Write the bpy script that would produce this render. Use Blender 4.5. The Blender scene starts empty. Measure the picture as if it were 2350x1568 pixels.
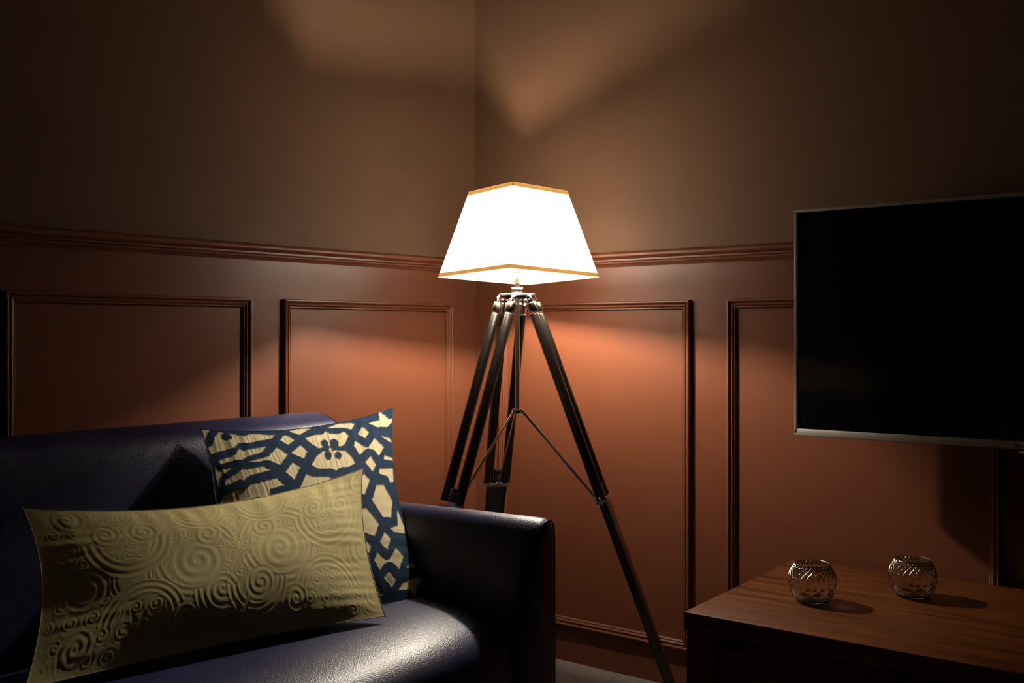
import bpy, bmesh, math
import numpy as np
from mathutils import Vector, Matrix

# ------------------------------------------------------------------ camera, world, exposure
scene = bpy.context.scene
COL = scene.collection
cam_data = bpy.data.cameras.new('camera')
cam = bpy.data.objects.new('camera', cam_data)
COL.objects.link(cam)
cam.location = (2.0601, -2.5565, 1.0)
FWD = Vector((-0.5990, 0.8008, 0.0)).normalized()
RGT = Vector((0.8008, 0.5990, 0.0)).normalized()
cam.rotation_euler = FWD.to_track_quat('-Z', 'Y').to_euler()
cam_data.sensor_fit = 'HORIZONTAL'
cam_data.sensor_width = 36.0
cam_data.lens = 36.0 * 2300.0 / 2350.0
cam_data.shift_y = -16.0 / 2350.0
cam_data.clip_start = 0.02
scene.camera = cam

world = bpy.data.worlds.new('night_room')
scene.world = world
world.use_nodes = True
world.node_tree.nodes['Background'].inputs[0].default_value = (0.6, 0.7, 1.0, 1)
world.node_tree.nodes['Background'].inputs[1].default_value = 0.0008

scene.view_settings.view_transform = 'Standard'
scene.view_settings.look = 'None'
scene.view_settings.exposure = 0.0
scene.view_settings.gamma = 1.0
scene.view_settings.use_curve_mapping = False
scene.cycles.use_denoising = True
scene.cycles.max_bounces = 10
scene.cycles.diffuse_bounces = 5
scene.cycles.transmission_bounces = 8
scene.cycles.sample_clamp_indirect = 4.0

BULB_COLOR = (1.0, 0.88, 0.73)
BULB_STRENGTH = 4700.0

# ------------------------------------------------------------------ helpers
def V(*a): return Vector(a)

def mesh_object(name, verts, faces, mat, parent=None, smooth=True, origin=None):
    me = bpy.data.meshes.new(name)
    o = bpy.data.objects.new(name, me)
    COL.objects.link(o)
    off = Vector((0, 0, 0))
    if parent is not None:
        o.parent = parent
        off = world_loc(parent)
    elif origin is not None:
        o.location = origin
        off = Vector(origin)
    me.from_pydata([tuple(Vector(v) - off) for v in verts], [], [tuple(f) for f in faces])
    bm = bmesh.new(); bm.from_mesh(me)
    bmesh.ops.recalc_face_normals(bm, faces=bm.faces)
    bm.to_mesh(me); bm.free()
    if smooth:
        me.polygons.foreach_set('use_smooth', [True] * len(me.polygons))
        me.set_sharp_from_angle(angle=math.radians(38))
    if mat is not None:
        me.materials.append(mat)
    return o

def world_loc(o):
    p = Vector((0, 0, 0))
    while o is not None:
        p = p + o.location
        o = o.parent
    return p

def thing(name, loc, label, cat, group=None):
    o = bpy.data.objects.new(name, None)
    o.empty_display_size = 0.05
    COL.objects.link(o)
    o.location = loc
    o['label'] = label; o['category'] = cat
    if group: o['group'] = group
    return o

class G:
    """collects geometry for one mesh"""
    def __init__(self): self.v = []; self.f = []
    def add(self, v, f):
        n = len(self.v)
        self.v += [Vector(p) for p in v]
        self.f += [[i + n for i in q] for q in f]
        return self
    def box(self, lo, hi, bevel=0.0, seg=2):
        bm = bmesh.new()
        bmesh.ops.create_cube(bm, size=1.0)
        lo = Vector(lo); hi = Vector(hi); c = (lo + hi) / 2; s = hi - lo
        for v in bm.verts:
            v.co = Vector((c.x + v.co.x * s.x, c.y + v.co.y * s.y, c.z + v.co.z * s.z))
        if bevel > 0:
            bmesh.ops.bevel(bm, geom=bm.edges[:], offset=bevel, segments=seg, profile=0.5, affect='EDGES')
        return self._bm(bm)
    def _bm(self, bm):
        bm.verts.index_update()
        v = [x.co.copy() for x in bm.verts]; f = [[x.index for x in q.verts] for q in bm.faces]
        bm.free()
        return self.add(v, f)
    def lathe(self, prof, center, axis=(0, 0, 1), n=32, ref=None, closed=False):
        """prof: list of (radius, height along axis)"""
        ax = Vector(axis).normalized()
        a = ax.orthogonal().normalized() if ref is None else Vector(ref)
        b = ax.cross(a).normalized(); a = b.cross(ax).normalized()
        c = Vector(center); v = []; f = []
        m = len(prof)
        for r, h in prof:
            for k in range(n):
                t = 2 * math.pi * k / n
                v.append(c + ax * h + (a * math.cos(t) + b * math.sin(t)) * r)
        for i in range(m if closed else m - 1):
            i2 = (i + 1) % m
            for k in range(n):
                k2 = (k + 1) % n
                f.append([i * n + k, i * n + k2, i2 * n + k2, i2 * n + k])
        if not closed:
            if prof[0][0] > 1e-5: f.append(list(range(n))[::-1])
            if prof[-1][0] > 1e-5: f.append([(m - 1) * n + k for k in range(n)])
        return self.add(v, f)
    def rod(self, p, q, r, r2=None, n=14, bevel=0.0):
        p = Vector(p); q = Vector(q); L = (q - p).length
        r2 = r if r2 is None else r2
        e = min(bevel, L * 0.3)
        prof = [(r, 0), (r2, L)] if e == 0 else [(r - e, 0), (r, e), (r2, L - e), (r2 - e, L)]
        return self.lathe(prof, p, q - p, n)
    def tube(self, pts, r, n=8, closed=False):
        pts = [Vector(p) for p in pts]; m = len(pts); v = []; f = []
        prev = None
        for i, p in enumerate(pts):
            if closed: t = pts[(i + 1) % m] - pts[i - 1]
            else: t = pts[min(i + 1, m - 1)] - pts[max(i - 1, 0)]
            t.normalize()
            if prev is None: a = t.orthogonal().normalized()
            else:
                a = prev - t * prev.dot(t)
                a = a.normalized() if a.length > 1e-6 else t.orthogonal().normalized()
            prev = a; b = t.cross(a)
            for k in range(n):
                w = 2 * math.pi * k / n
                v.append(p + (a * math.cos(w) + b * math.sin(w)) * r)
        for i in range(m if closed else m - 1):
            i2 = (i + 1) % m
            for k in range(n):
                k2 = (k + 1) % n
                f.append([i * n + k, i * n + k2, i2 * n + k2, i2 * n + k])
        if not closed:
            f.append(list(range(n))[::-1]); f.append([(m - 1) * n + k for k in range(n)])
        return self.add(v, f)
    def bar(self, p, q, wdir, w, t, bevel=0.001, w2=None):
        """rectangular bar from p to q, width w along wdir, thickness t"""
        p = Vector(p); q = Vector(q); d = (q - p).normalized()
        a = Vector(wdir); a = (a - d * a.dot(d)).normalized(); b = d.cross(a)
        w2 = w if w2 is None else w2
        bm = bmesh.new(); vs = []
        for c, ww in ((p, w), (q, w2)):
            for s1, s2 in ((-1, -1), (1, -1), (1, 1), (-1, 1)):
                vs.append(bm.verts.new(c + a * s1 * ww / 2 + b * s2 * t / 2))
        bm.faces.new(vs[:4][::-1]); bm.faces.new(vs[4:])
        for k in range(4):
            bm.faces.new([vs[k], vs[(k + 1) % 4], vs[4 + (k + 1) % 4], vs[4 + k]])
        if bevel > 0: bmesh.ops.bevel(bm, geom=bm.edges[:], offset=bevel, segments=2, profile=0.5, affect='EDGES')
        return self._bm(bm)
    def build(self, name, mat, parent=None, smooth=True, origin=None):
        return mesh_object(name, self.v, self.f, mat, parent, smooth, origin)

# ------------------------------------------------------------------ materials
def material(name):
    m = bpy.data.materials.new(name); m.use_nodes = True
    nt = m.node_tree
    return m, nt, nt.nodes, nt.links, nt.nodes['Principled BSDF']

def simple(name, color, rough, metallic=0.0, spec=0.5, noise=0.0, nscale=40.0, bump=0.0, bscale=200.0, coat=0.0, sheen=0.0):
    m, nt, N, L, b = material(name)
    b.inputs['Base Color'].default_value = (*color, 1)
    b.inputs['Roughness'].default_value = rough
    b.inputs['Metallic'].default_value = metallic
    b.inputs['Specular IOR Level'].default_value = spec
    b.inputs['Coat Weight'].default_value = coat
    b.inputs['Coat Roughness'].default_value = 0.1
    b.inputs['Sheen Weight'].default_value = sheen
    tc = N.new('ShaderNodeTexCoord')
    if noise > 0:
        n = N.new('ShaderNodeTexNoise'); n.inputs['Scale'].default_value = nscale; n.inputs['Detail'].default_value = 4
        L.new(tc.outputs['Object'], n.inputs['Vector'])
        mx = N.new('ShaderNodeMix'); mx.data_type = 'RGBA'
        mx.inputs[6].default_value = (*[c * (1 - noise) for c in color], 1)
        mx.inputs[7].default_value = (*[min(1, c * (1 + noise)) for c in color], 1)
        L.new(n.outputs['Fac'], mx.inputs[0]); L.new(mx.outputs[2], b.inputs['Base Color'])
    if bump > 0:
        n2 = N.new('ShaderNodeTexNoise'); n2.inputs['Scale'].default_value = bscale; n2.inputs['Detail'].default_value = 3
        L.new(tc.outputs['Object'], n2.inputs['Vector'])
        bp = N.new('ShaderNodeBump'); bp.inputs['Strength'].default_value = bump; bp.inputs['Distance'].default_value = 0.002
        L.new(n2.outputs['Fac'], bp.inputs['Height']); L.new(bp.outputs['Normal'], b.inputs['Normal'])
    return m

M = {}
M['upper_wall'] = simple('taupe_wall_paint', (0.110, 0.0550, 0.0290), 0.66, spec=0.2, noise=0.04, nscale=9, bump=0.06, bscale=260)
M['wainscot'] = simple('red_brown_satin_paint', (0.138, 0.0440, 0.0200), 0.38, noise=0.03, nscale=6, bump=0.03, bscale=180, spec=0.36)
M['ceiling'] = simple('ceiling_paint', (0.10, 0.08, 0.06), 0.8, noise=0.03, nscale=5)
M['carpet'] = simple('grey_carpet', (0.19, 0.165, 0.15), 0.95, noise=0.35, nscale=55, bump=0.8, bscale=420)
M['chrome'] = simple('polished_chrome', (0.86, 0.86, 0.87), 0.20, metallic=1.0, noise=0.02, nscale=20)
M['nickel'] = simple('worn_nickel', (0.66, 0.61, 0.54), 0.28, metallic=1.0, noise=0.05, nscale=60)
M['brushed_nickel'] = simple('brushed_warm_nickel', (0.72, 0.66, 0.55), 0.42, metallic=1.0, noise=0.05, nscale=60)
M['black_wood'] = simple('black_lacquered_wood', (0.014, 0.010, 0.008), 0.27, spec=0.5, noise=0.3, nscale=30, coat=0.25)
M['bezel'] = simple('silver_grey_bezel', (0.36, 0.32, 0.27), 0.42, metallic=0.35, noise=0.02, nscale=30)
M['plastic_black'] = simple('matt_black_plastic', (0.012, 0.012, 0.012), 0.5, noise=0.1, nscale=30)
M['screen'] = simple('black_screen_glass', (0.002, 0.002, 0.0022), 0.16, spec=0.15, noise=0.05, nscale=4)
M['seam'] = simple('navy_leather_seam', (0.016, 0.018, 0.045), 0.4, noise=0.1, nscale=60)
M['porcelain'] = simple('white_socket', (0.75, 0.74, 0.72), 0.35, noise=0.02, nscale=20)
M['logo_dark'] = simple('dark_logo_print', (0.02, 0.018, 0.015), 0.5, noise=0.05, nscale=20)

def leather():
    m, nt, N, L, b = material('navy_leather')
    b.inputs['Base Color'].default_value = (0.0105, 0.0140, 0.064, 1)
    b.inputs['Roughness'].default_value = 0.40
    b.inputs['Specular IOR Level'].default_value = 0.5
    tc = N.new('ShaderNodeTexCoord')
    n = N.new('ShaderNodeTexNoise'); n.inputs['Scale'].default_value = 7
    L.new(tc.outputs['Object'], n.inputs['Vector'])
    r = N.new('ShaderNodeMapRange'); r.inputs['To Min'].default_value = 0.37; r.inputs['To Max'].default_value = 0.45
    L.new(n.outputs['Fac'], r.inputs['Value']); L.new(r.outputs['Result'], b.inputs['Roughness'])
    v = N.new('ShaderNodeTexVoronoi'); v.inputs['Scale'].default_value = 420; v.feature = 'SMOOTH_F1'
    L.new(tc.outputs['Object'], v.inputs['Vector'])
    bp = N.new('ShaderNodeBump'); bp.inputs['Strength'].default_value = 0.35; bp.inputs['Distance'].default_value = 0.0012
    L.new(v.outputs['Distance'], bp.inputs['Height']); L.new(bp.outputs['Normal'], b.inputs['Normal'])
    return m
M['leather'] = leather()

def walnut():
    m, nt, N, L, b = material('reddish_wood_veneer')
    tc = N.new('ShaderNodeTexCoord')
    mp = N.new('ShaderNodeMapping'); mp.inputs['Scale'].default_value = (1.6, 26.0, 26.0)
    L.new(tc.outputs['Object'], mp.inputs['Vector'])
    n = N.new('ShaderNodeTexNoise'); n.inputs['Scale'].default_value = 2.4; n.inputs['Detail'].default_value = 7; n.inputs['Roughness'].default_value = 0.6
    n.inputs['Distortion'].default_value = 0.4
    L.new(mp.outputs['Vector'], n.inputs['Vector'])
    cr = N.new('ShaderNodeValToRGB')
    cr.color_ramp.elements[0].position = 0.30; cr.color_ramp.elements[0].color = (0.022, 0.0056, 0.0012, 1)
    cr.color_ramp.elements[1].position = 0.62; cr.color_ramp.elements[1].color = (0.108, 0.0320, 0.0070, 1)
    L.new(n.outputs['Fac'], cr.inputs['Fac']); L.new(cr.outputs['Color'], b.inputs['Base Color'])
    b.inputs['Roughness'].default_value = 0.42
    b.inputs['Specular IOR Level'].default_value = 0.13
    bp = N.new('ShaderNodeBump'); bp.inputs['Strength'].default_value = 0.08; bp.inputs['Distance'].default_value = 0.0006
    L.new(n.outputs['Fac'], bp.inputs['Height']); L.new(bp.outputs['Normal'], b.inputs['Normal'])
    return m
M['walnut'] = walnut()

def translucent(name, color, trans, weave=0.05):
    m, nt, N, L, b = material(name)
    N.remove(b)
    out = N['Material Output']
    tc = N.new('ShaderNodeTexCoord')
    n = N.new('ShaderNodeTexNoise'); n.inputs['Scale'].default_value = 240; n.inputs['Detail'].default_value = 2
    L.new(tc.outputs['Object'], n.inputs['Vector'])
    mx = N.new('ShaderNodeMix'); mx.data_type = 'RGBA'
    mx.inputs[6].default_value = (*[c * (1 - weave) for c in color], 1)
    mx.inputs[7].default_value = (*color, 1)
    L.new(n.outputs['Fac'], mx.inputs[0])
    d = N.new('ShaderNodeBsdfDiffuse'); t = N.new('ShaderNodeBsdfTranslucent')
    L.new(mx.outputs[2], d.inputs['Color']); L.new(mx.outputs[2], t.inputs['Color'])
    mix = N.new('ShaderNodeMixShader'); mix.inputs['Fac'].default_value = trans
    L.new(d.outputs[0], mix.inputs[1]); L.new(t.outputs[0], mix.inputs[2])
    L.new(mix.outputs[0], out.inputs['Surface'])
    return m
M['shade'] = translucent('white_shade_fabric', (0.72, 0.71, 0.69), 0.25)
M['shade_trim'] = translucent('ochre_shade_trim', (0.95, 0.74, 0.44), 0.60, weave=0.25)

def emission(name, color, strength):
    m, nt, N, L, b = material(name)
    b.inputs['Base Color'].default_value = (0.8, 0.8, 0.8, 1)
    b.inputs['Emission Color'].default_value = (*color, 1)
    b.inputs['Emission Strength'].default_value = strength
    return m
M['bulb'] = emission('frosted_bulb_glow', BULB_COLOR, BULB_STRENGTH)
M['led'] = emission('red_standby_light', (1.0, 0.02, 0.02), 0.06)

def glass():
    m, nt, N, L, b = material('clear_cast_glass')
    b.inputs['Base Color'].default_value = (0.96, 0.96, 0.93, 1)
    b.inputs['Roughness'].default_value = 0.03
    b.inputs['IOR'].default_value = 1.48
    b.inputs['Transmission Weight'].default_value = 1.0
    tc = N.new('ShaderNodeTexCoord')
    n = N.new('ShaderNodeTexNoise'); n.inputs['Scale'].default_value = 140; n.inputs['Detail'].default_value = 2
    L.new(tc.outputs['Object'], n.inputs['Vector'])
    bp = N.new('ShaderNodeBump'); bp.inputs['Strength'].default_value = 0.12; bp.inputs['Distance'].default_value = 0.001
    L.new(n.outputs['Fac'], bp.inputs['Height']); L.new(bp.outputs['Normal'], b.inputs['Normal'])
    return m
M['glass'] = glass()
M['silver_lace'] = simple('tarnished_silver_lace', (0.62, 0.56, 0.44), 0.22, metallic=1.0, noise=0.25, nscale=300, bump=0.5, bscale=350)

def attr_fabric(name, c0, c1, rough, sheen, bumpscale, bump):
    """two-colour woven cloth, mask comes from the mesh attribute 'weave'"""
    m, nt, N, L, b = material(name)
    a = N.new('ShaderNodeAttribute'); a.attribute_name = 'weave'
    tc = N.new('ShaderNodeTexCoord')
    n = N.new('ShaderNodeTexNoise'); n.inputs['Scale'].default_value = bumpscale; n.inputs['Detail'].default_value = 3
    L.new(tc.outputs['Object'], n.inputs['Vector'])
    mx = N.new('ShaderNodeMix'); mx.data_type = 'RGBA'
    mx.inputs[6].default_value = (*c0, 1); mx.inputs[7].default_value = (*c1, 1)
    L.new(a.outputs['Fac'], mx.inputs[0])
    mu = N.new('ShaderNodeMix'); mu.data_type = 'RGBA'; mu.blend_type = 'MULTIPLY'; mu.inputs[0].default_value = 0.45
    rr = N.new('ShaderNodeMapRange'); rr.inputs['From Min'].default_value = 0.3; rr.inputs['From Max'].default_value = 0.7
    rr.inputs['To Min'].default_value = 0.5; rr.inputs['To Max'].default_value = 1.3
    L.new(n.outputs['Fac'], rr.inputs['Value'])
    L.new(mx.outputs[2], mu.inputs[6]); L.new(rr.outputs['Result'], mu.inputs[7])
    L.new(mu.outputs[2], b.inputs['Base Color'])
    b.inputs['Roughness'].default_value = rough
    b.inputs['Specular IOR Level'].default_value = 0.06
    b.inputs['Sheen Weight'].default_value = sheen
    b.inputs['Sheen Roughness'].default_value = 0.4
    bp = N.new('ShaderNodeBump'); bp.inputs['Strength'].default_value = bump; bp.inputs['Distance'].default_value = 0.0015
    L.new(n.outputs['Fac'], bp.inputs['Height']); L.new(bp.outputs['Normal'], b.inputs['Normal'])
    return m
M['ikat'] = attr_fabric('cream_cloth_with_blue_velvet', (0.80, 0.68, 0.42), (0.0038, 0.0235, 0.058), 0.8, 0.06, 900, 0.5)
M['damask'] = attr_fabric('gold_cream_damask', (0.64, 0.54, 0.245), (0.72, 0.61, 0.29), 0.62, 0.10, 1100, 0.35)
# ------------------------------------------------------------------ cushions (numpy grids)
def wob(t, seed, n=7, lo=2.0, hi=14.0):
    rs = np.random.RandomState(seed)
    out = np.zeros_like(t)
    for k in range(n):
        w = lo + (hi - lo) * rs.rand(); out = out + np.sin(2 * np.pi * (w * t + rs.rand())) * (0.5 + rs.rand()) / n
    return out

def cushion_grid(c, ins, thick, nu, nv, side, sag=0.10, wr=0.0025, seed=1, bowpow=0.85):
    """corner points TL,TR,BR,BL -> grid of front (side=1) or back (side=-1) surface points and normals"""
    TL, TR, BR, BL = [np.array(p, float) for p in c]
    it, ir, ib, il = ins
    u, v = np.meshgrid(np.linspace(0, 1, nu), np.linspace(0, 1, nv))
    B = lambda t: np.sin(np.pi * t).clip(0) ** bowpow
    uu = il * B(v) * (1 - u) + (1 - ir * B(v)) * u
    vv = ib * B(u) * (1 - v) + (1 - it * B(u)) * v
    uu = uu[..., None]; vv = vv[..., None]
    P = (1 - vv) * ((1 - uu) * BL + uu * BR) + vv * ((1 - uu) * TL + uu * TR)
    n = np.cross((TR + BR) - (TL + BL), (TL + TR) - (BL + BR)); n /= np.linalg.norm(n)
    def m(t):                                        # rises quickly from the seam, flat across the middle
        d = np.minimum(t, 1 - t)
        return 0.62 * (1 - np.exp(-(d / 0.15) ** 1.3)) / (1 - math.exp(-(0.5 / 0.15) ** 1.3)) + 0.38 * np.clip(4 * t * (1 - t), 0, 1)
    h = thick * m(u) * m(v) * (1 + sag * (1 - 2 * v))
    # gathers running in from the seams and broad undulation
    env = np.minimum(1, 12 * np.minimum(np.minimum(u, 1 - u), np.minimum(v, 1 - v)))
    h = h + wr * env * (np.exp(-(1 - v) / 0.13) * wob(u + 0.06 * v, seed, 9, 6, 22) * 1.6
                        + np.exp(-(1 - u) / 0.12) * wob(v + 0.05 * u, seed + 1, 9, 5, 18) * 1.5
                        + np.exp(-u / 0.12) * wob(v, seed + 2, 9, 5, 18)
                        + np.exp(-v / 0.12) * wob(u, seed + 3, 9, 5, 18))
    h = h + 0.07 * thick * env * (wob(u * 1.0 + 0.7 * v, seed + 4, 5, 0.7, 2.5) + wob(v - 0.5 * u, seed + 5, 5, 0.7, 2.5))
    P = P + (side * np.maximum(h, 0.0))[..., None] * n
    return P, u, v, n

SQ_C = [(0.2620, -1.2511, 0.7998), (0.3250, -0.7307, 0.8184), (0.6407, -0.9462, 0.4400), (0.5777, -1.4666, 0.4320)]  # cushion corners and ikat outlines below worked back from image pixels
SQ_INS = (0.060, 0.075, 0.03, 0.055)
LU_C = [(0.2780, -1.6430, 0.6895), (0.4700, -0.9804, 0.7044), (0.7015, -1.1488, 0.4540), (0.5511, -1.7797, 0.4580)]
LU_INS = (0.135, 0.03, 0.03, 0.045)
IKAT_POLYS = [
    [(0.0, 1.0), (0.0375, 1.0), (0.0167, 0.975), (0.0, 0.9375), (0.0, 0.9667)],
    [(0.0792, 0.9917), (0.0958, 0.9833), (0.125, 0.9792), (0.15, 0.975), (0.1792, 0.9625), (0.2208, 0.9792), (0.2667, 0.975), (0.3292, 0.9625), (0.3125, 0.9417), (0.2375, 0.9292), (0.1875, 0.9167), (0.1583, 0.925), (0.1417, 0.9167), (0.125, 0.8958), (0.0875, 0.8875), (0.0375, 0.875), (0.0167, 0.8667), (0.0083, 0.9), (0.0333, 0.9167), (0.0417, 0.9375), (0.05, 0.9583)],
    [(0.0375, 0.825), (0.075, 0.8375), (0.1208, 0.85), (0.1417, 0.8833), (0.1583, 0.8708), (0.2667, 0.8833), (0.2417, 0.85), (0.1625, 0.8292), (0.1417, 0.8167), (0.1125, 0.8208), (0.075, 0.8167), (0.05, 0.8083)],
    [(0.0208, 0.8), (0.0417, 0.7792), (0.0667, 0.7833), (0.1042, 0.7833), (0.075, 0.7708), (0.05, 0.7542), (0.0375, 0.7375), (0.025, 0.6792), (0.0167, 0.7542)],
    [(0.1667, 0.8), (0.2042, 0.8042), (0.2667, 0.8167), (0.2958, 0.8458), (0.3167, 0.8708), (0.3292, 0.8542), (0.3583, 0.8125), (0.3083, 0.7542), (0.275, 0.7833), (0.2542, 0.7958), (0.2042, 0.7917)],
    [(0.05, 0.6958), (0.0542, 0.7208), (0.0792, 0.7333), (0.1083, 0.7458), (0.1333, 0.7625), (0.1542, 0.7583), (0.1958, 0.7583), (0.2333, 0.7583), (0.2583, 0.7333), (0.1583, 0.7208), (0.1417, 0.7125), (0.1292, 0.7), (0.1167, 0.7125), (0.0958, 0.7083)],
    [(0.025, 0.6208), (0.0333, 0.6458), (0.0542, 0.6542), (0.1042, 0.6625), (0.125, 0.6458), (0.1417, 0.6583), (0.1583, 0.6708), (0.2833, 0.6792), (0.3125, 0.6375), (0.2417, 0.6292), (0.2375, 0.5958), (0.2167, 0.5375), (0.0792, 0.5292), (0.0292, 0.5625)],
    [(0.35, 0.9208), (0.3708, 0.9542), (0.3875, 0.9583), (0.4167, 0.9125), (0.3792, 0.8833)],
    [(0.3292, 0.7083), (0.375, 0.7583), (0.4083, 0.725), (0.3667, 0.6583)],
    [(0.4083, 0.9875), (0.4667, 1.0), (0.5167, 0.9875), (0.4875, 0.975), (0.4542, 0.95)],
    [(0.3792, 0.8208), (0.4375, 0.8667), (0.4625, 0.8208), (0.4375, 0.775)],
    [(0.6083, 0.975), (0.6667, 0.9917), (0.725, 0.9792), (0.7583, 0.9625), (0.7333, 0.925), (0.6958, 0.9542)],
    [(0.475, 0.9167), (0.525, 0.9333), (0.5708, 0.9292), (0.5917, 0.95), (0.6083, 0.925), (0.6625, 0.9125), (0.6917, 0.9208), (0.7125, 0.8875), (0.6792, 0.8333), (0.6542, 0.8208), (0.6292, 0.8375), (0.5708, 0.8375), (0.5292, 0.8292), (0.5, 0.8667)],
    [(0.4708, 0.7292), (0.5083, 0.7792), (0.5458, 0.8042), (0.6167, 0.8), (0.675, 0.7875), (0.7083, 0.7458), (0.725, 0.7042), (0.6833, 0.6875), (0.6375, 0.6917), (0.6, 0.675), (0.5833, 0.6917), (0.5083, 0.7)],
    [(0.7708, 0.8875), (0.7958, 0.925), (0.8375, 0.8833), (0.8083, 0.8458)],
    [(0.7333, 0.8125), (0.7458, 0.8417), (0.8083, 0.7875), (0.825, 0.7875), (0.8708, 0.8375), (0.9333, 0.775), (0.8917, 0.7292), (0.8625, 0.7667), (0.825, 0.7833), (0.7958, 0.775), (0.7625, 0.75)],
    [(0.7917, 0.7), (0.8333, 0.7333), (0.8625, 0.6792), (0.8333, 0.6417)],
    [(0.8417, 0.9417), (0.9125, 0.9458), (0.9083, 1.0), (0.9375, 1.0), (0.9167, 0.9958), (0.9708, 0.9375), (1.0, 0.9333), (0.9958, 0.9125), (0.9625, 0.8917), (0.8875, 0.9042)],
    [(0.9167, 0.8417), (0.975, 0.825), (1.0, 0.8), (0.9792, 0.8042)],
    [(0.9333, 0.7292), (1.0, 0.7083), (1.0, 0.6958), (0.9292, 0.7083)],
    [(0.8875, 0.6542), (0.9917, 0.6542), (0.9875, 0.5833), (0.9583, 0.5792), (0.9417, 0.6125), (0.8792, 0.6292)],
    [(0.3917, 0.6083), (0.4333, 0.6792), (0.4667, 0.6583), (0.5542, 0.6458), (0.5708, 0.6292), (0.5917, 0.5417), (0.4708, 0.525), (0.4, 0.5583)],
    [(0.7958, 0.4833), (0.8458, 0.5625), (0.9, 0.5625), (0.95, 0.4792), (0.9083, 0.3917), (0.85, 0.3917)],
    [(0.7417, 0.6042), (0.7708, 0.6333), (0.8042, 0.5958), (0.75, 0.5167), (0.725, 0.5292)],
    [(0.7083, 0.4458), (0.75, 0.4417), (0.8083, 0.3583), (0.7667, 0.3), (0.7083, 0.325), (0.6833, 0.3458)],
    [(0.7125, 0.2833), (0.7333, 0.2542), (0.7125, 0.2208), (0.7, 0.2542)],
    [(0.7917, 0.2667), (0.8375, 0.3167), (0.8625, 0.2792), (0.825, 0.2292)],
    [(0.7375, 0.1875), (0.7625, 0.2208), (0.8042, 0.1833), (0.825, 0.1833), (0.8833, 0.2333), (0.9208, 0.1958), (0.8708, 0.1375), (0.8458, 0.1667), (0.8125, 0.175), (0.7917, 0.1667), (0.7583, 0.1417)],
    [(0.775, 0.1083), (0.8125, 0.1333), (0.8417, 0.0958), (0.8125, 0.0625)],
    [(0.8458, 0.05), (0.8833, 0.0792), (0.9833, 0.1), (0.9958, 0.0792), (0.9458, 0.0542), (0.9208, 0.0125), (0.9083, 0.0458)],
    [(0.9125, 0.1417), (0.975, 0.1667), (0.9792, 0.1417), (0.9375, 0.1417)],
    [(0.975, 0.0542), (0.9958, 0.0625), (0.9958, 0.0333)],
    [(0.7292, 0.0625), (0.7417, 0.0708), (0.7625, 0.0375), (0.7292, 0.0417)],
    [(0.8792, 0.3333), (0.9458, 0.35), (0.9708, 0.4292), (0.9792, 0.4208), (0.9875, 0.3708), (0.9958, 0.3458), (0.9833, 0.3125), (0.9042, 0.3167)]]
IKAT_DOTS = [(0.1042, 0.9625, 0.025, 0.0224), (0.1708, 0.5917, 0.0254, 0.0125), (0.5667, 0.8583, 0.0212, 0.0303), (0.6208, 0.85, 0.0254, 0.0343), (0.5708, 0.775, 0.0213, 0.0295), (0.6292, 0.7667, 0.0212, 0.0254)]
IKAT_STAR = (0.5917, 0.8125, 0.0132, 0.0172)
# ------------------------------------------------------------------ the room shell
LWD = Vector((-0.1157, -0.9933, 0)).normalized()      # along the left wall, away from the corner
LWN = Vector((0.9933, -0.1157, 0)).normalized()       # out of the left wall into the room
RWD = Vector((1, 0, 0)); RWN = Vector((0, -1, 0))
ROOM_L, ROOM_R, ROOM_H = 4.4, 4.4, 2.75
RAIL_TOP = 1.243
def structure(o):
    o['kind'] = 'structure'
    return o
def wall_pt(D, Nn, s, z, h): return D * s + Nn * h + Vector((0, 0, z))

def extr_box(D, Nn, s0, s1, z0, z1, h0, h1):
    g = G()
    c = [wall_pt(D, Nn, s, z, h) for h in (h0, h1) for (s, z) in ((s0, z0), (s1, z0), (s1, z1), (s0, z1))]
    return g.add(c, [(0, 1, 2, 3), (4, 5, 6, 7), (0, 1, 5, 4), (1, 2, 6, 5), (2, 3, 7, 6), (3, 0, 4, 7)])

fc = [V(0, 0, 0) + LWN * -0.3 + Vector((-0.2, 0.3, 0)), RWD * ROOM_R + V(0, 0.3, 0), RWD * ROOM_R + LWD * ROOM_L, LWD * ROOM_L + LWN * -0.3]
g = G(); g.add([p + V(0, 0, z) for z in (-0.05, 0.0) for p in fc], [(0, 1, 2, 3), (4, 5, 6, 7), (0, 1, 5, 4), (1, 2, 6, 5), (2, 3, 7, 6), (3, 0, 4, 7)])
structure(g.build('floor', M['carpet'], smooth=False))
g = G(); g.add([p + V(0, 0, z) for z in (ROOM_H, ROOM_H + 0.05) for p in fc], [(0, 1, 2, 3), (4, 5, 6, 7), (0, 1, 5, 4), (1, 2, 6, 5), (2, 3, 7, 6), (3, 0, 4, 7)])
structure(g.build('ceiling', M['ceiling'], smooth=False))
for nm, D, Nn, Lh in (('wall_left', LWD, LWN, ROOM_L), ('wall_right', RWD, RWN, ROOM_R)):
    w = structure(extr_box(D, Nn, -0.15, Lh, 0, ROOM_H, -0.15, -0.008).build(nm, M['upper_wall'], smooth=False))
    wp = extr_box(D, Nn, -0.012, Lh, 0.0, RAIL_TOP - 0.006, -0.0085, 0.0).build('wainscot', M['wainscot'], w, smooth=False)

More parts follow.
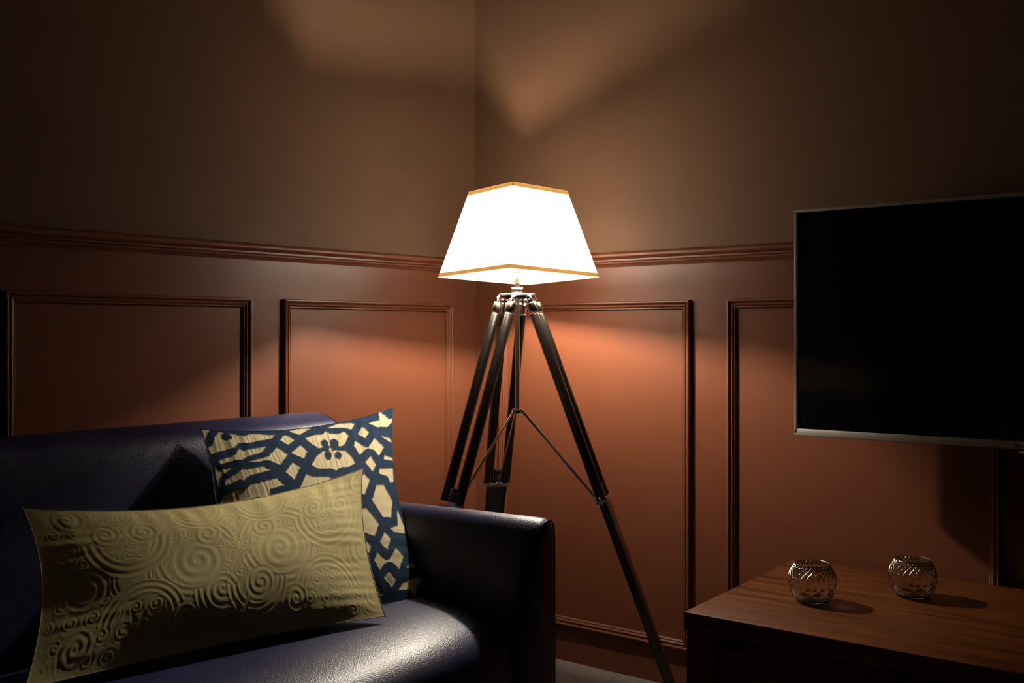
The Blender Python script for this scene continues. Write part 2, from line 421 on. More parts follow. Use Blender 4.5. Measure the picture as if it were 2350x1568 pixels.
RAIL = [(1.200, -0.002), (1.200, 0.006), (1.2055, 0.009), (1.2085, 0.0150), (1.2125, 0.0160), (1.2150, 0.0120), (1.2170, 0.0085),
        (1.2215, 0.0085), (1.2240, 0.0135), (1.2270, 0.0195), (1.2310, 0.0215), (1.2365, 0.0205), (1.2410, 0.0160), (1.2430, 0.0090), (1.2430, -0.008)]
def rail(name, D, Nn, Lh):
    v = []; f = []
    m = len(RAIL)
    for s in (-0.0, Lh):
        for z, h in RAIL:
            # mitre into the corner
            sh = h if s == 0 else 0
            v.append(wall_pt(D, Nn, s + sh * 0.9, z, h))
    for k in range(m - 1): f.append([k, k + 1, m + k + 1, m + k])
    g = G(); g.add(v, f + [list(range(m)), list(range(m, 2 * m))])
    return structure(g.build(name, M['wainscot']))
rail('trim_1', LWD, LWN, ROOM_L)
rail('trim_2', RWD, RWN, ROOM_R)

# bead profile of the panel mouldings, from the outer edge inwards: (distance in, height out of the wall)
BEAD = [(0.0, -0.002), (0.0, 0.0125), (0.0018, 0.0150), (0.0050, 0.0158), (0.0080, 0.0138), (0.0092, 0.0096), (0.0110, 0.0086), (0.0125, 0.0105),
        (0.0150, 0.0116), (0.0175, 0.0104), (0.0188, 0.0078), (0.0205, 0.0070), (0.0225, 0.0076), (0.0248, 0.0050), (0.0262, -0.002)]
def panel_frame(name, D, Nn, s0, s1, z0, z1):
    root = bpy.data.objects.new(name, None); COL.objects.link(root); structure(root)
    root.location = wall_pt(D, Nn, (s0 + s1) / 2, z0, 0)
    def pt(side, end, a, h):
        # side 0 bottom,1 right,2 top,3 left ; end 0/1
        cs = [(s0, z0), (s1, z0), (s1, z1), (s0, z1)]
        ins = [(1, 1), (-1, 1), (-1, -1), (1, -1)]
        k = (side + end) % 4
        return wall_pt(D, Nn, cs[k][0] + ins[k][0] * a, cs[k][1] + ins[k][1] * a, h)
    for side in range(4):
        v = [pt(side, e, a, h) for e in (0, 1) for a, h in BEAD]
        m = len(BEAD)
        f = [[k, k + 1, m + k + 1, m + k] for k in range(m - 1)] + [list(range(m)), list(range(m, 2 * m))]
        mesh_object('moulding', v, f, M['wainscot'], root)
PZ0, PZ1 = 0.111, 1.097
k = 3
for s0, s1 in ((0.113, 0.742), (0.843, 1.466), (1.567, 2.190), (2.291, 2.914), (3.015, 3.64)):
    panel_frame('trim_%d' % k, LWD, LWN, s0, s1, PZ0, PZ1); k += 1
for s0, s1 in ((0.104, 0.777), (0.889, 1.574), (1.686, 2.371), (2.483, 3.168)):
    panel_frame('trim_%d' % k, RWD, RWN, s0, s1, PZ0, PZ1); k += 1

# ------------------------------------------------------------------ tripod floor lamp
LP = Vector((0.4362, -0.3618, 0.0))                       # lamp axis
lamp = thing('floor_lamp', LP, 'lit tripod floor lamp with a white square shade standing in the corner', 'floor lamp')
def L3(r, t, z):                                        # camera-side polar helper: r right, t towards the viewer
    return LP + RGT * r - FWD * t + Vector((0, 0, z))
# --- shade
SH_Z0, SH_Z1 = 1.1567, 1.3893
ROT = math.radians(-6.0); TILT = math.radians(2.7)
SHC = L3(0.002, 0, 0)
def shade_pt(k, half, z):
    a = ROT + k * math.pi / 2 - math.pi / 2            # k=0 nearest corner
    r, t = half * math.cos(a), -half * math.sin(a)     # right, towards
    zc = (SH_Z0 + SH_Z1) / 2; dz = z - zc
    t2 = t * math.cos(TILT) - dz * math.sin(TILT) * 0.6
    z2 = zc + dz * math.cos(TILT) + t * math.sin(TILT)
    return SHC + RGT * r - FWD * t2 + Vector((0, 0, z2 - r * 0.010))
def half_at(z, extra=0.0): return 0.2220 + (0.1365 - 0.2220) * (z - SH_Z0) / (SH_Z1 - SH_Z0) + extra
def shade_ring(z, extra, n=10, rr=0.05):
    pts = []
    cs = [shade_pt(k, half_at(z, extra), z) for k in range(4)]
    for k in range(4):
        a, b = cs[k], cs[(k + 1) % 4]; c = cs[k - 1]
        for t in (-0.018, -0.009, -0.003, 0.003, 0.009, 0.018):
            e = (b - a) if t > 0 else (c - a)
            p = a + e * abs(t)
            if abs(t) < 0.01: p = p + ((b - a) + (c - a)) * (0.0045 if abs(t) < 0.005 else 0.0016)
            pts.append(p)
    return pts
def shade_band(z0, z1, extra, nz=6):
    v = []; f = []
    rings = [shade_ring(z0 + (z1 - z0) * i / nz, extra) for i in range(nz + 1)]
    n = len(rings[0])
    for r in rings: v += r
    for i in range(nz):
        for k in range(n):
            f.append([i * n + k, i * n + (k + 1) % n, (i + 1) * n + (k + 1) % n, (i + 1) * n + k])
    return v, f
v, f = shade_band(SH_Z0, SH_Z1, 0.0, 8)
shade = mesh_object('lamp_shade', v, f, M['shade'], lamp); shade['label'] = 'white fabric shade glowing from inside'
for z0, z1 in ((SH_Z0 - 0.001, SH_Z0 + 0.0100), (SH_Z1 - 0.0100, SH_Z1 + 0.001)):
    v, f = shade_band(z0, z1, 0.0016, 1); v2, f2 = shade_band(z0, z1, -0.0012, 1)
    gg = G(); gg.add(v, f); gg.add(v2, f2)
    n = len(v) // 2
    for base in (0, n):
        gg.f += [[base + q, base + (q + 1) % n, 2 * n + base + (q + 1) % n, 2 * n + base + q] for q in range(n)]
    t = gg.build('trim_band', M['shade_trim'], shade); t['label'] = 'ochre ribbon binding'
# --- bulb, socket, stem
BULB_Z = 1.257
BC = L3(0, 0, 0)
BU = L3(0.016, 0, 0)                                   # the bulb sits slightly off the pole axis
prof = [(0.0001, -0.0270), (0.0080, -0.0250), (0.0125, -0.0180), (0.0135, -0.0050), (0.0125, 0.0080), (0.0085, 0.0195), (0.0040, 0.0265), (0.0001, 0.0300)]
g = G(); g.lathe(prof, BU + V(0, 0, BULB_Z), n=20); g.build('light_bulb', M['bulb'], lamp)
g = G(); g.lathe([(0.0135, 0), (0.0135, 0.020), (0.0125, 0.024), (0.0125, 0.040), (0.0105, 0.0570)], L3(0.005, 0, 1.172), (0.16 * RGT.x, 0.16 * RGT.y, 1), n=24)
sock = g.build('socket', M['porcelain'], lamp)
g = G(); g.lathe([(0.0145, 0.0), (0.0165, 0.001), (0.0165, 0.004), (0.0145, 0.005)], BC + V(0, 0, 1.1690), n=24)
g.build('fitter_ring', M['nickel'], sock)
g = G(); g.lathe([(0.0150, 0.0), (0.0170, 0.001), (0.0170, 0.004), (0.0150, 0.005)], BC + V(0, 0, 1.1830), n=24)
g.build('fitter_ring', M['nickel'], sock)
g = G()
for kk in range(4):
    tip = shade_pt(kk, half_at(SH_Z1 - 0.004) - 0.002, SH_Z1 - 0.004)
    base = BC + V(0, 0, 1.184) + (tip - BC).normalized() * 0.0
    d = Vector((tip.x - BC.x, tip.y - BC.y, 0)).normalized()
    g.tube([BC + d * 0.016 + V(0, 0, 1.183), BC + d * 0.05 + V(0, 0, 1.186), BC + d * 0.085 + V(0, 0, 1.26), tip], 0.0012, 6)
g.build('shade_carrier', M['nickel'], sock)
g = G(); g.lathe([(0.0075, 0.0), (0.0075, 0.012), (0.010, 0.014), (0.010, 0.022), (0.0075, 0.024), (0.0075, 0.050)], BC + V(0, 0, 1.128), n=24)
g.build('stem', M['chrome'], lamp)
# --- hub
g = G(); g.lathe([(0.0155, 0.0), (0.0160, 0.001), (0.0160, 0.015), (0.0150, 0.017), (0.004, 0.017)], BC + V(0, 0, 1.1125), n=28)
g.build('collar', M['chrome'], lamp)
g = G(); g.lathe([(0.030, 0.0), (0.0485, 0.001), (0.050, 0.003), (0.050, 0.016), (0.0485, 0.018), (0.0155, 0.0185)], BC + V(0, 0, 1.0935), n=36)
hub = g.build('hub_plate', M['chrome'], lamp)
# --- centre pole and brace collar
g = G(); g.lathe([(0.0, -0.003), (0.0068, 0.0), (0.0068, 0.30), (0.0078, 0.301), (0.0078, 0.307)], BC + V(0, 0, 0.790), n=20)
g.build('centre_pole', M['brushed_nickel'], lamp)
g = G(); g.lathe([(0.008, 0.0), (0.0115, 0.001), (0.0115, 0.010), (0.008, 0.011)], BC + V(0, 0, 0.785), n=24)
brc = g.build('brace_collar', M['nickel'], lamp)
# --- legs: angle measured from viewer's right, positive towards the viewer
HUB_R, HUB_Z, FOOT_R = 0.0445, 1.0862, 0.446
for ang in (15.6, 135.6, 255.6):
    a = math.radians(ang)
    rad = RGT * math.cos(a) - FWD * math.sin(a)
    tan = RGT * -math.sin(a) - FWD * math.cos(a)
    top = BC + rad * HUB_R + V(0, 0, HUB_Z); foot = BC + rad * FOOT_R
    ax = (foot - top); Ln = ax.length; ax = ax / Ln
    at = lambda s: top + ax * (s * Ln)
    nrm = tan.cross(ax).normalized()
    g = G()
    g.bar(at(0.445), at(0.49), tan, 0.022, 0.018, 0.002)
    g.bar(at(0.484), at(0.995), tan, 0.060, 0.021, 0.003, w2=0.038)
    leg = g.build('leg', M['black_wood'], lamp)
    for s in (-1, 1):
        off = tan * (0.0263 * s)
        g = G(); g.lathe([(0.0120, 0.0), (0.0134, 0.004), (0.0134, Ln * 0.449), (0.0118, Ln * 0.452)], at(0.028) + off, ax, 20)
        g.build('leg_bar', M['black_wood'], leg)
        g = G(); g.lathe([(0.0105, 0), (0.0140, 0.0015), (0.0145, 0.004), (0.0145, 0.026), (0.0138, 0.028), (0.012, 0.028)], at(0.0) + off, ax, 24)
        g.bar(at(-0.018) + off, at(0.004) + off, tan, 0.007, 0.014, 0.0015)
        g.build('cap', M['chrome'], leg)
        g = G(); g.lathe([(0.0045, 0), (0.0055, 0.001), (0.0055, 0.004), (0.0045, 0.005)], at(-0.012) + off + tan * (0.0035 * s), tan * s, 14)
        g.build('hinge_screw', M['chrome'], leg)
    g = G()
    cs = at(0.482)
    for s in (-1, 1):
        g.bar(cs + nrm * (0.0145 * s) - tan * 0.031, cs + nrm * (0.0145 * s) + tan * 0.031, ax, 0.013, 0.0022, 0.0006)
        g.bar(cs + tan * (0.031 * s) - nrm * 0.015, cs + tan * (0.031 * s) + nrm * 0.015, ax, 0.013, 0.0022, 0.0006)
    cl = g.build('clamp', M['nickel'], leg)
    g = G()
    side = -tan if abs(ang - 255.6) < 1 else tan
    g.rod(cs + side * 0.032, cs + side * 0.041, 0.0032, n=12)
    for s in (-1, 1):
        g.bar(cs + side * 0.040, cs + side * 0.048 + ax * (0.011 * s), nrm, 0.005, 0.0035, 0.001)
    g.build('wing_nut', M['nickel'], leg)
    g = G(); g.lathe([(0.0035, 0), (0.0042, 0.001), (0.0042, 0.003), (0.003, 0.004)], at(0.462) - nrm * 0.0135, -nrm, 12)
    g.build('screw', M['nickel'], leg)
    g = G(); g.lathe([(0.012, 0.0), (0.014, 0.002), (0.014, 0.010), (0.012, 0.012)], V(foot.x, foot.y, 0.0), n=18)
    g.build('foot_pad', M['plastic_black'], leg)
    # brace
    inn = cs - Vector((rad.x, rad.y, 0)) * 0.020
    s0 = BC + rad * 0.0125 + V(0, 0, 0.794)
    g = G(); g.bar(s0, inn, V(0, 0, 1), 0.0070, 0.0032, 0.0006)
    g.lathe([(0.0030, -0.007), (0.0042, -0.006), (0.0042, 0.006), (0.0030, 0.007)], s0, tan, 12)
    g.lathe([(0.0030, -0.010), (0.0042, -0.009), (0.0042, 0.009), (0.0030, 0.010)], inn, tan, 12)
    g.build('brace', M['nickel'], lamp)

# ------------------------------------------------------------------ sofa
sofa = thing('sofa', (0.48, -1.66, 0.0), 'dark navy leather sofa with a low rounded back under the panelling', 'sofa')
def loft(rings, caps=True):
    v = []; f = []; n = len(rings[0])
    for r in rings: v += r
    for i in range(len(rings) - 1):
        for k in range(n):
            f.append([i * n + k, i * n + (k + 1) % n, (i + 1) * n + (k + 1) % n, (i + 1) * n + k])
    if caps: f += [list(range(n)), [(len(rings) - 1) * n + k for k in range(n)]]
    g = G(); g.add(v, f); return g
def smooth_loop(pts, it=3):
    for _ in range(it):
        q = []
        for i in range(len(pts)):
            a, b = Vector(pts[i]), Vector(pts[(i + 1) % len(pts)])
            q += [a * 0.75 + b * 0.25, a * 0.25 + b * 0.75]
        pts = q
    return pts
def shrink(ring, amt):
    c = sum(ring, Vector()) / len(ring)
    lo = [min(p[i] for p in ring) for i in range(3)]; hi = [max(p[i] for p in ring) for i in range(3)]
    out = []
    for p in ring:
        q = p.copy()
        for i in range(3):
            ext = (hi[i] - lo[i]) / 2
            if ext > 1e-4: q[i] = (lo[i] + hi[i]) / 2 + (p[i] - (lo[i] + hi[i]) / 2) * max(0.05, 1 - amt / ext)
        out.append(q)
    return out
# arm cross-section (offset inwards from the outer side, height), outer side first
ARM = [(0, 0.064), (0, 0.272), (0, 0.48), (0, 0.5684), (0.001, 0.6017), (0.0125, 0.6183), (0.0374, 0.6194), (0.0603, 0.6069), (0.0884, 0.5632), (0.1123, 0.5008), (0.13, 0.4072), (0.1331, 0.272), (0.1331, 0.064)]  # this, BACK, SEAT and the sofa extents were scaled up about the camera
def arm(name, y_out, sgn):
    rings = []
    xs = [0.126, 0.21, 0.334, 0.458, 0.583, 0.687, 0.770, 0.833]
    R = 0.026
    def ring(x, amt=0.0):
        t = (x - 0.126) / 0.759
        dz = -0.016 * max(0.0, 1 - t) ** 1.3
        pts = [Vector((x, y_out - sgn * a, z + (dz if z > 0.48 else 0))) for a, z in ARM]
        pts = smooth_loop(pts, 2)
        return shrink(pts, amt) if amt > 0 else pts
    for x in xs: rings.append(ring(x))
    for q in range(0, 6):
        w = q / 5 * math.pi / 2
        rings.append(ring(0.887 - R + R * math.sin(w), R * (1 - math.cos(w)) + 1e-4))
    o = loft(rings).build(name, M['leather'], sofa)
    pr = [p + Vector((0.0012, 0, 0)) for p in ring(0.887 - R * 0.35, R * 0.16)]
    gp = G(); gp.tube(pr, 0.0022, 6, closed=True); gp.build('piping', M['seam'], o)
    return o
YO, YL = -0.8258, -2.50
arm('arm', YO, 1)
arm('arm', YL, -1)
# back: profile in x/z swept along y
BACK = [(0.0736, 0.064), (0.0736, 0.428), (0.0788, 0.6464), (0.0892, 0.7556), (0.1152, 0.7982), (0.1568, 0.8086), (0.1984, 0.8034), (0.24, 0.7878), (0.2608, 0.7587), (0.2764, 0.688), (0.3045, 0.5424), (0.3284, 0.376), (0.3284, 0.064)]
def back_ring(y, amt=0.0):
    pts = smooth_loop([Vector((x, y, z)) for x, z in BACK], 2)
    return shrink(pts, amt) if amt > 0 else pts
R = 0.022; rings = []
for q in range(6):
    w = math.pi / 2 * (1 - q / 5); rings.append(back_ring(-0.831 - R + R * math.sin(w), R * (1 - math.cos(w)) + 1e-4))
for y in (-1.05, -1.4, -1.7, -2.0, -2.3): rings.append(back_ring(y))
for q in range(6):
    w = math.pi / 2 * q / 5; rings.append(back_ring(-2.495 + R - R * math.sin(w) , R * (1 - math.cos(w)) + 1e-4))
bk = loft(rings).build('backrest', M['leather'], sofa)
gp = G(); gp.tube([p + Vector((0, 0.0012, 0)) for p in back_ring(-0.831 - R * 0.35, R * 0.24)], 0.0022, 6, closed=True); gp.build('piping', M['seam'], bk)
# seat
SEAT = [(0.292, 0.2096), (0.292, 0.3344), (0.3024, 0.401), (0.3752, 0.434), (0.5416, 0.4465), (0.708, 0.4445), (0.8016, 0.4275), (0.8484, 0.4051), (0.8723, 0.376), (0.8765, 0.3136), (0.8692, 0.2408), (0.8328, 0.2096)]
def seat_ring(y, amt=0.0):
    pts = smooth_loop([Vector((x, y, z)) for x, z in SEAT], 2)
    return shrink(pts, amt) if amt > 0 else pts
ys = [YO - 0.133, YL + 0.133]; R = 0.02; rings = []
for q in range(5):
    w = math.pi / 2 * (1 - q / 4); rings.append(seat_ring(ys[0] - R + R * math.sin(w), R * (1 - math.cos(w)) + 1e-4))
for tt in (0.2, 0.4, 0.6, 0.8): rings.append(seat_ring(ys[0] + (ys[1] - ys[0]) * tt))
for q in range(5):
    w = math.pi / 2 * q / 4; rings.append(seat_ring(ys[1] + R - R * math.sin(w), R * (1 - math.cos(w)) + 1e-4))
loft(rings).build('seat_cushion', M['leather'], sofa)
g = G(); g.box((0.33, YL + 0.12, 0.066), (0.858, YO - 0.12, 0.235), 0.012); g.build('base', M['leather'], sofa)
for x in (0.15, 0.82):
    for y in (YO - 0.06, YL + 0.06):
        g = G(); g.lathe([(0.018, 0), (0.022, 0.004), (0.026, 0.068)], (x, y, 0), n=20); g.build('foot', M['chrome'], sofa)

# ------------------------------------------------------------------ cushions on the sofa
def cushion(name, c, ins, tf, tb, nu, nv, mat, label, seed, mask_fn, disp, seam_mat='seam_cream'):
    P, u, v, n = cushion_grid(c, ins, tf, nu, nv, 1, seed=seed)
    mk, hh = mask_fn(u, v)
    edge = np.minimum(1, 25 * np.minimum(np.minimum(u, 1 - u), np.minimum(v, 1 - v)))
    P = P + ((hh * edge) * disp)[..., None] * n
    Q, u2, v2, _ = cushion_grid(c, ins, tb, (nu - 1) // 4 + 1, (nv - 1) // 4 + 1, -1, seed=seed + 20)
    org = np.mean(np.array(c), axis=0); org[2] = min(p[2] for p in c)
    mb, _h = mask_fn(u2, v2)
    def faces(a, b, base, flip):
        i, j = np.meshgrid(np.arange(a - 1), np.arange(b - 1))
        q = j * a + i
        F4 = np.stack([q, q + 1, q + a + 1, q + a], -1).reshape(-1, 4)
        return (F4[:, ::-1] if flip else F4) + base
    verts = np.concatenate([P.reshape(-1, 3), Q.reshape(-1, 3)]) - org
    a2, b2 = (nu - 1) // 4 + 1, (nv - 1) // 4 + 1
    fc = np.concatenate([faces(nu, nv, 0, False), faces(a2, b2, nu * nv, True)])
    me = bpy.data.meshes.new(name)
    me.vertices.add(len(verts)); me.vertices.foreach_set('co', verts.ravel().astype(np.float32))
    me.loops.add(fc.size); me.loops.foreach_set('vertex_index', fc.ravel().astype(np.int32))
    me.polygons.add(len(fc)); me.polygons.foreach_set('loop_start', np.arange(0, fc.size, 4, dtype=np.int32))
    me.polygons.foreach_set('use_smooth', np.ones(len(fc), dtype=bool))
    me.update(calc_edges=True); me.validate()
    at = me.attributes.new('weave', 'FLOAT', 'POINT')
    at.data.foreach_set('value', np.concatenate([mk.ravel(), mb.ravel()]).astype(np.float32))
    me.materials.append(mat)
    o = bpy.data.objects.new(name, me); COL.objects.link(o); o.location = org
    o['label'] = label; o['category'] = 'cushion'
    # seam cord round the edge
    ring = [P[0, i] for i in range(0, nu, 6)] + [P[j, -1] for j in range(0, nv, 6)] + [P[-1, i] for i in range(nu - 1, -1, -6)] + [P[j, 0] for j in range(nv - 1, -1, -6)]
    pts = []
    for p in ring:
        p = Vector(p)
        if not pts or (p - pts[-1]).length > 1e-4: pts.append(p)
    if (pts[0] - pts[-1]).length < 1e-4: pts.pop()
    gg = G(); gg.tube(pts, 0.0009, 6, closed=True)
    s = gg.build('seam', M[seam_mat], o)
    return o
M['seam_blue'] = simple('blue_velvet_seam', (0.006, 0.028, 0.060), 0.8, noise=0.2, nscale=400)
M['seam_cream'] = simple('cream_seam', (0.42, 0.35, 0.19), 0.8, noise=0.15, nscale=400)

def in_poly(u, v, poly):
    r = np.zeros(u.shape, bool)
    n = len(poly)
    for i in range(n):
        (x1, y1), (x2, y2) = poly[i], poly[(i + 1) % n]
        if y1 == y2: continue
        c = ((y1 > v) != (y2 > v)) & (u < (x2 - x1) * (v - y1) / (y2 - y1) + x1)
        r ^= c
    return r
def ikat_mask(u, v):
    # slightly frayed outlines
    uu = u + 0.0022 * (wob(v, 41, 6, 30, 90)); vv = v + 0.0022 * (wob(u, 42, 6, 30, 90))
    cream = np.zeros(u.shape, bool)
    for p in IKAT_POLYS: cream |= in_poly(uu, vv, p)
    for (a, b, ra, rb) in IKAT_DOTS: cream &= ~((((uu - a) / ra) ** 2 + ((vv - b) / rb) ** 2) < 1)
    a, b, ra, rb = IKAT_STAR
    d = np.abs((uu - a) / ra) ** 0.7 + np.abs((vv - b) / rb) ** 0.7
    cream |= d < 1
    blue = (~cream).astype(float)
    k = blue
    for _ in range(2):
        k2 = k.copy()
        k2[1:-1, 1:-1] = (k[1:-1, 1:-1] * 2 + k[:-2, 1:-1] + k[2:, 1:-1] + k[1:-1, :-2] + k[1:-1, 2:]) / 6
        k = k2
    # puckered cream cloth between the velvet bands
    pk = (1 - k) * wob(u + 0.10 * v + 0.01 * wob(v, 5, 4, 2, 6), 77, 8, 26, 60) * (0.25 + 0.75 * np.clip((v - 0.35) / 0.5, 0, 1))
    return k, k * 1.0 + 0.6 * pk

def damask_mask(u, v):
    X = u * 0.62; Y = v * 0.28                      # metres on the cloth
    cxm = 0.335
    H = np.zeros(u.shape); best = np.zeros(u.shape)
    def put(mask, val):
        nonlocal H, best
        H = H * (1 - mask) + val * mask; best = np.maximum(best, mask)
    sm = lambda d, w: 1 / (1 + np.exp(d / w))
    # fine ground figure
    gx, gy = 0.034, 0.030
    row = np.floor(Y / gy); ox = X - cxm + 0.5 * gx * (row % 2)
    col = np.floor(ox / gx)
    dx, dy = ox - (col + 0.5) * gx, Y - (row + 0.5) * gy
    hand = np.where((col + row) % 2 == 0, 1.0, -1.0)
    rr = np.hypot(dx, dy)
    H = 0.7 * np.cos(2 * np.pi * rr / 0.0075 - np.arctan2(dy, dx) * hand) * sm(rr - 0.0135, 0.0016)
    H = H + 0.25 * np.sin(X * 420 + 1.4 * np.sin(Y * 190)) * (1 - sm(rr - 0.0135, 0.0016))
    def spiral(x, y, r, pitch, hand, ph=0.0):
        dx, dy = X - x, Y - y; rr = np.hypot(dx, dy); th = np.arctan2(dy, dx) * hand
        val = np.cos(2 * np.pi * (rr / pitch) - th + ph)
        put(sm(rr - r, 0.0018), 0.9 * np.sign(val) * np.abs(val) ** 0.6)
    def roundel(x, y, r, n=3):
        dx, dy = X - x, Y - y; rr = np.hypot(dx, dy) * (1 + 0.06 * np.cos(np.arctan2(dy, dx) * 2))
        val = np.where(rr > r * 0.62, np.cos(2 * np.pi * (rr - r) / (r * 0.20)), 0.55 + 0.25 * np.sin(rr * 400))
        put(sm(rr - r, 0.0018), val)
    def flower(x, y, r, n=6):
        dx, dy = X - x, Y - y; rr = np.hypot(dx, dy); th = np.arctan2(dy, dx)
        e = r * (0.72 + 0.28 * np.cos(n * th))
        put(sm(rr - e, 0.0012), np.cos(np.pi * rr / e * 1.6) * 1.0)
    def arc(x, y, r, w, a0, a1):
        dx, dy = X - x, Y - y; rr = np.hypot(dx, dy); th = np.degrees(np.arctan2(dy, dx)) % 360
        ins = (th > a0) & (th < a1)
        put(sm(np.abs(rr - r) - w / 2, 0.001) * ins, np.cos(2 * np.pi * (rr - r) / (w / 2.5)))
    for s in (-1, 1):
        arc(cxm + s * 0.085, 0.150, 0.072, 0.030, 20 if s < 0 else 0, 300 if s < 0 else 360)
        spiral(cxm + s * 0.080, 0.138, 0.047, 0.019, s, 0.6)
        spiral(cxm + s * 0.055, 0.192, 0.026, 0.013, -s, 1.0)
        arc(cxm + s * 0.030, 0.085, 0.048, 0.026, 180, 360)
        spiral(cxm + s * 0.036, 0.080, 0.030, 0.012, -s)
        roundel(cxm + s * 0.195, 0.125, 0.040)
        arc(cxm + s * 0.195, 0.200, 0.060, 0.032, 180, 360)
        spiral(cxm + s * 0.165, 0.215, 0.026, 0.012, s)
        spiral(cxm + s * 0.228, 0.215, 0.026, 0.012, -s)
        arc(cxm + s * 0.175, 0.045, 0.062, 0.026, 10, 170)
        flower(cxm + s * 0.182, 0.046, 0.026)
        spiral(cxm + s * 0.105, 0.045, 0.024, 0.011, s)
        spiral(cxm + s * 0.268, 0.120, 0.036, 0.014, s)
        arc(cxm + s * 0.060, 0.262, 0.045, 0.026, 180, 360)
        flower(cxm + s * 0.105, 0.255, 0.020, 5)
        spiral(cxm + s * 0.278, 0.255, 0.030, 0.013, -s)
        spiral(cxm + s * 0.275, 0.035, 0.028, 0.012, -s)
    flower(cxm, 0.155, 0.036, 8); flower(cxm, 0.235, 0.026, 6); flower(cxm, 0.035, 0.026, 6)
    # a star-shaped plain patch above the middle flower
    k = np.clip(0.5 + 0.5 * H, 0, 1)
    return k, H

cushion('patterned_cushion', SQ_C, SQ_INS, 0.041, 0.030, 441, 441, M['ikat'],
        'square cream cushion with a dark blue lattice pattern leaning on the sofa back', 3, ikat_mask, 0.0011, 'seam_blue')
cushion('lumbar_cushion', LU_C, LU_INS, 0.041, 0.030, 721, 361, M['damask'],
        'long gold cream damask cushion with scroll relief at the front of the sofa', 8, damask_mask, 0.00026)

# ------------------------------------------------------------------ television on the wall
TX0, TX1, TZ0, TZ1, TY = 1.132, 2.102, 0.750, 1.310, -0.150
tv = thing('television', (1.617, TY, TZ0), 'large switched-off flat television with thin silver frame on the wall', 'television')
g = G()
TOPB, SIDEB, BOTB = 0.009, 0.010, 0.0175
def fr(x0, x1, z0, z1): g.box((x0, TY, z0), (x1, TY + 0.016, z1), 0.0028)
fr(TX0, TX1, TZ0, TZ0 + BOTB); fr(TX0, TX1, TZ1 - TOPB, TZ1); fr(TX0, TX0 + SIDEB, TZ0 + 0.004, TZ1 - 0.004); fr(TX1 - SIDEB, TX1, TZ0 + 0.004, TZ1 - 0.004)
bz = g.build('bezel', M['bezel'], tv)
g = G(); g.box((TX0 + 0.006, TY + 0.003, TZ0 + 0.012), (TX1 - 0.006, TY + 0.010, TZ1 - 0.006), 0.001); g.build('screen', M['screen'], tv)
g = G(); g.box((TX0 + 0.002, TY + 0.0125, TZ0 - 0.002), (TX1 - 0.002, TY + 0.045, TZ1 - 0.004), 0.008, 3)
g.box((TX0 + 0.14, TY + 0.044, TZ0 + 0.03), (TX1 - 0.14, TY + 0.075, TZ1 - 0.10), 0.015, 3)
g.build('rear_shell', M['plastic_black'], tv)
g = G(); g.box((1.52, TY + 0.074, 0.96), (1.72, TY + 0.090, 1.12), 0.003); g.box((1.56, TY + 0.089, 1.00), (1.68, -0.011, 1.08), 0.003); g.box((1.50, -0.013, 0.93), (1.74, -0.0015, 1.15), 0.002)
g.build('wall_bracket', M['plastic_black'], tv)
g = G(); g.lathe([(0.0001, 0.0), (0.0048, 0.0), (0.0048, 0.0006), (0.0001, 0.0006)], (1.6325, TY + 0.0004, TZ0 + 0.0085), (0, -1, 0), 20)
g.box((1.640, TY - 0.0004, TZ0 + 0.0055), (1.6425, TY + 0.001, TZ0 + 0.0115)); g.box((1.6425, TY - 0.0004, TZ0 + 0.0055), (1.6465, TY + 0.001, TZ0 + 0.0072))
g.lathe([(0.0016, 0.0), (0.0030, 0.0), (0.0030, 0.0006), (0.0016, 0.0006)], (1.6515, TY + 0.0004, TZ0 + 0.0085), (0, -1, 0), 16)
g.build('badge', M['logo_dark'], bz)
g = G(); g.box((1.632, TY + 0.004, TZ0 - 0.009), (1.668, TY + 0.014, TZ0 + 0.001), 0.002); sl = g.build('sensor_strip', M['plastic_black'], tv)
g = G(); g.box((1.638, TY + 0.003, TZ0 - 0.0075), (1.662, TY + 0.0045, TZ0 - 0.0045), 0.0006); g.build('standby_light', M['led'], sl)

# ------------------------------------------------------------------ low cabinet under the television
CX0, CX1, CY0, CY1, CZ = 1.092, 2.45, -0.662, -0.030, 0.42
cab = thing('low_cabinet', ((CX0 + CX1) / 2, (CY0 + CY1) / 2, 0.0), 'low reddish wood cabinet beneath the television', 'cabinet')
g = G(); g.box((CX0, CY0, CZ - 0.038), (CX1, CY1, CZ), 0.0022); g.build('top', M['walnut'], cab)
for x0 in (CX0 + 0.004, CX1 - 0.069):
    for y0 in (CY0 + 0.004, CY1 - 0.069):
        g = G(); g.box((x0, y0, 0.0), (x0 + 0.065, y0 + 0.065, CZ - 0.0385), 0.002); g.build('leg', M['walnut'], cab)
g = G(); g.box((CX0 + 0.014, CY0 + 0.07, 0.12), (CX0 + 0.034, CY1 - 0.07, CZ - 0.04), 0.001); g.build('side_panel', M['walnut'], cab)
g = G(); g.box((CX1 - 0.034, CY0 + 0.07, 0.12), (CX1 - 0.014, CY1 - 0.07, CZ - 0.04), 0.001); g.build('side_panel', M['walnut'], cab)
g = G(); g.box((CX0 + 0.07, CY1 - 0.05, 0.12), (CX1 - 0.07, CY1 - 0.035, CZ - 0.04), 0.001); g.build('rear_panel', M['walnut'], cab)
g = G(); g.box((CX0 + 0.035, CY0 + 0.03, 0.12), (CX1 - 0.035, CY1 - 0.05, 0.14), 0.001); g.build('shelf', M['walnut'], cab)
nd = 3; w = (CX1 - CX0 - 0.14) / nd
for i in range(nd):
    xa = CX0 + 0.07 + i * w
    g = G(); g.box((xa + 0.002, CY0 + 0.018, 0.225), (xa + w - 0.002, CY0 + 0.036, CZ - 0.044), 0.0015)
    dr = g.build('drawer', M['walnut'], cab)

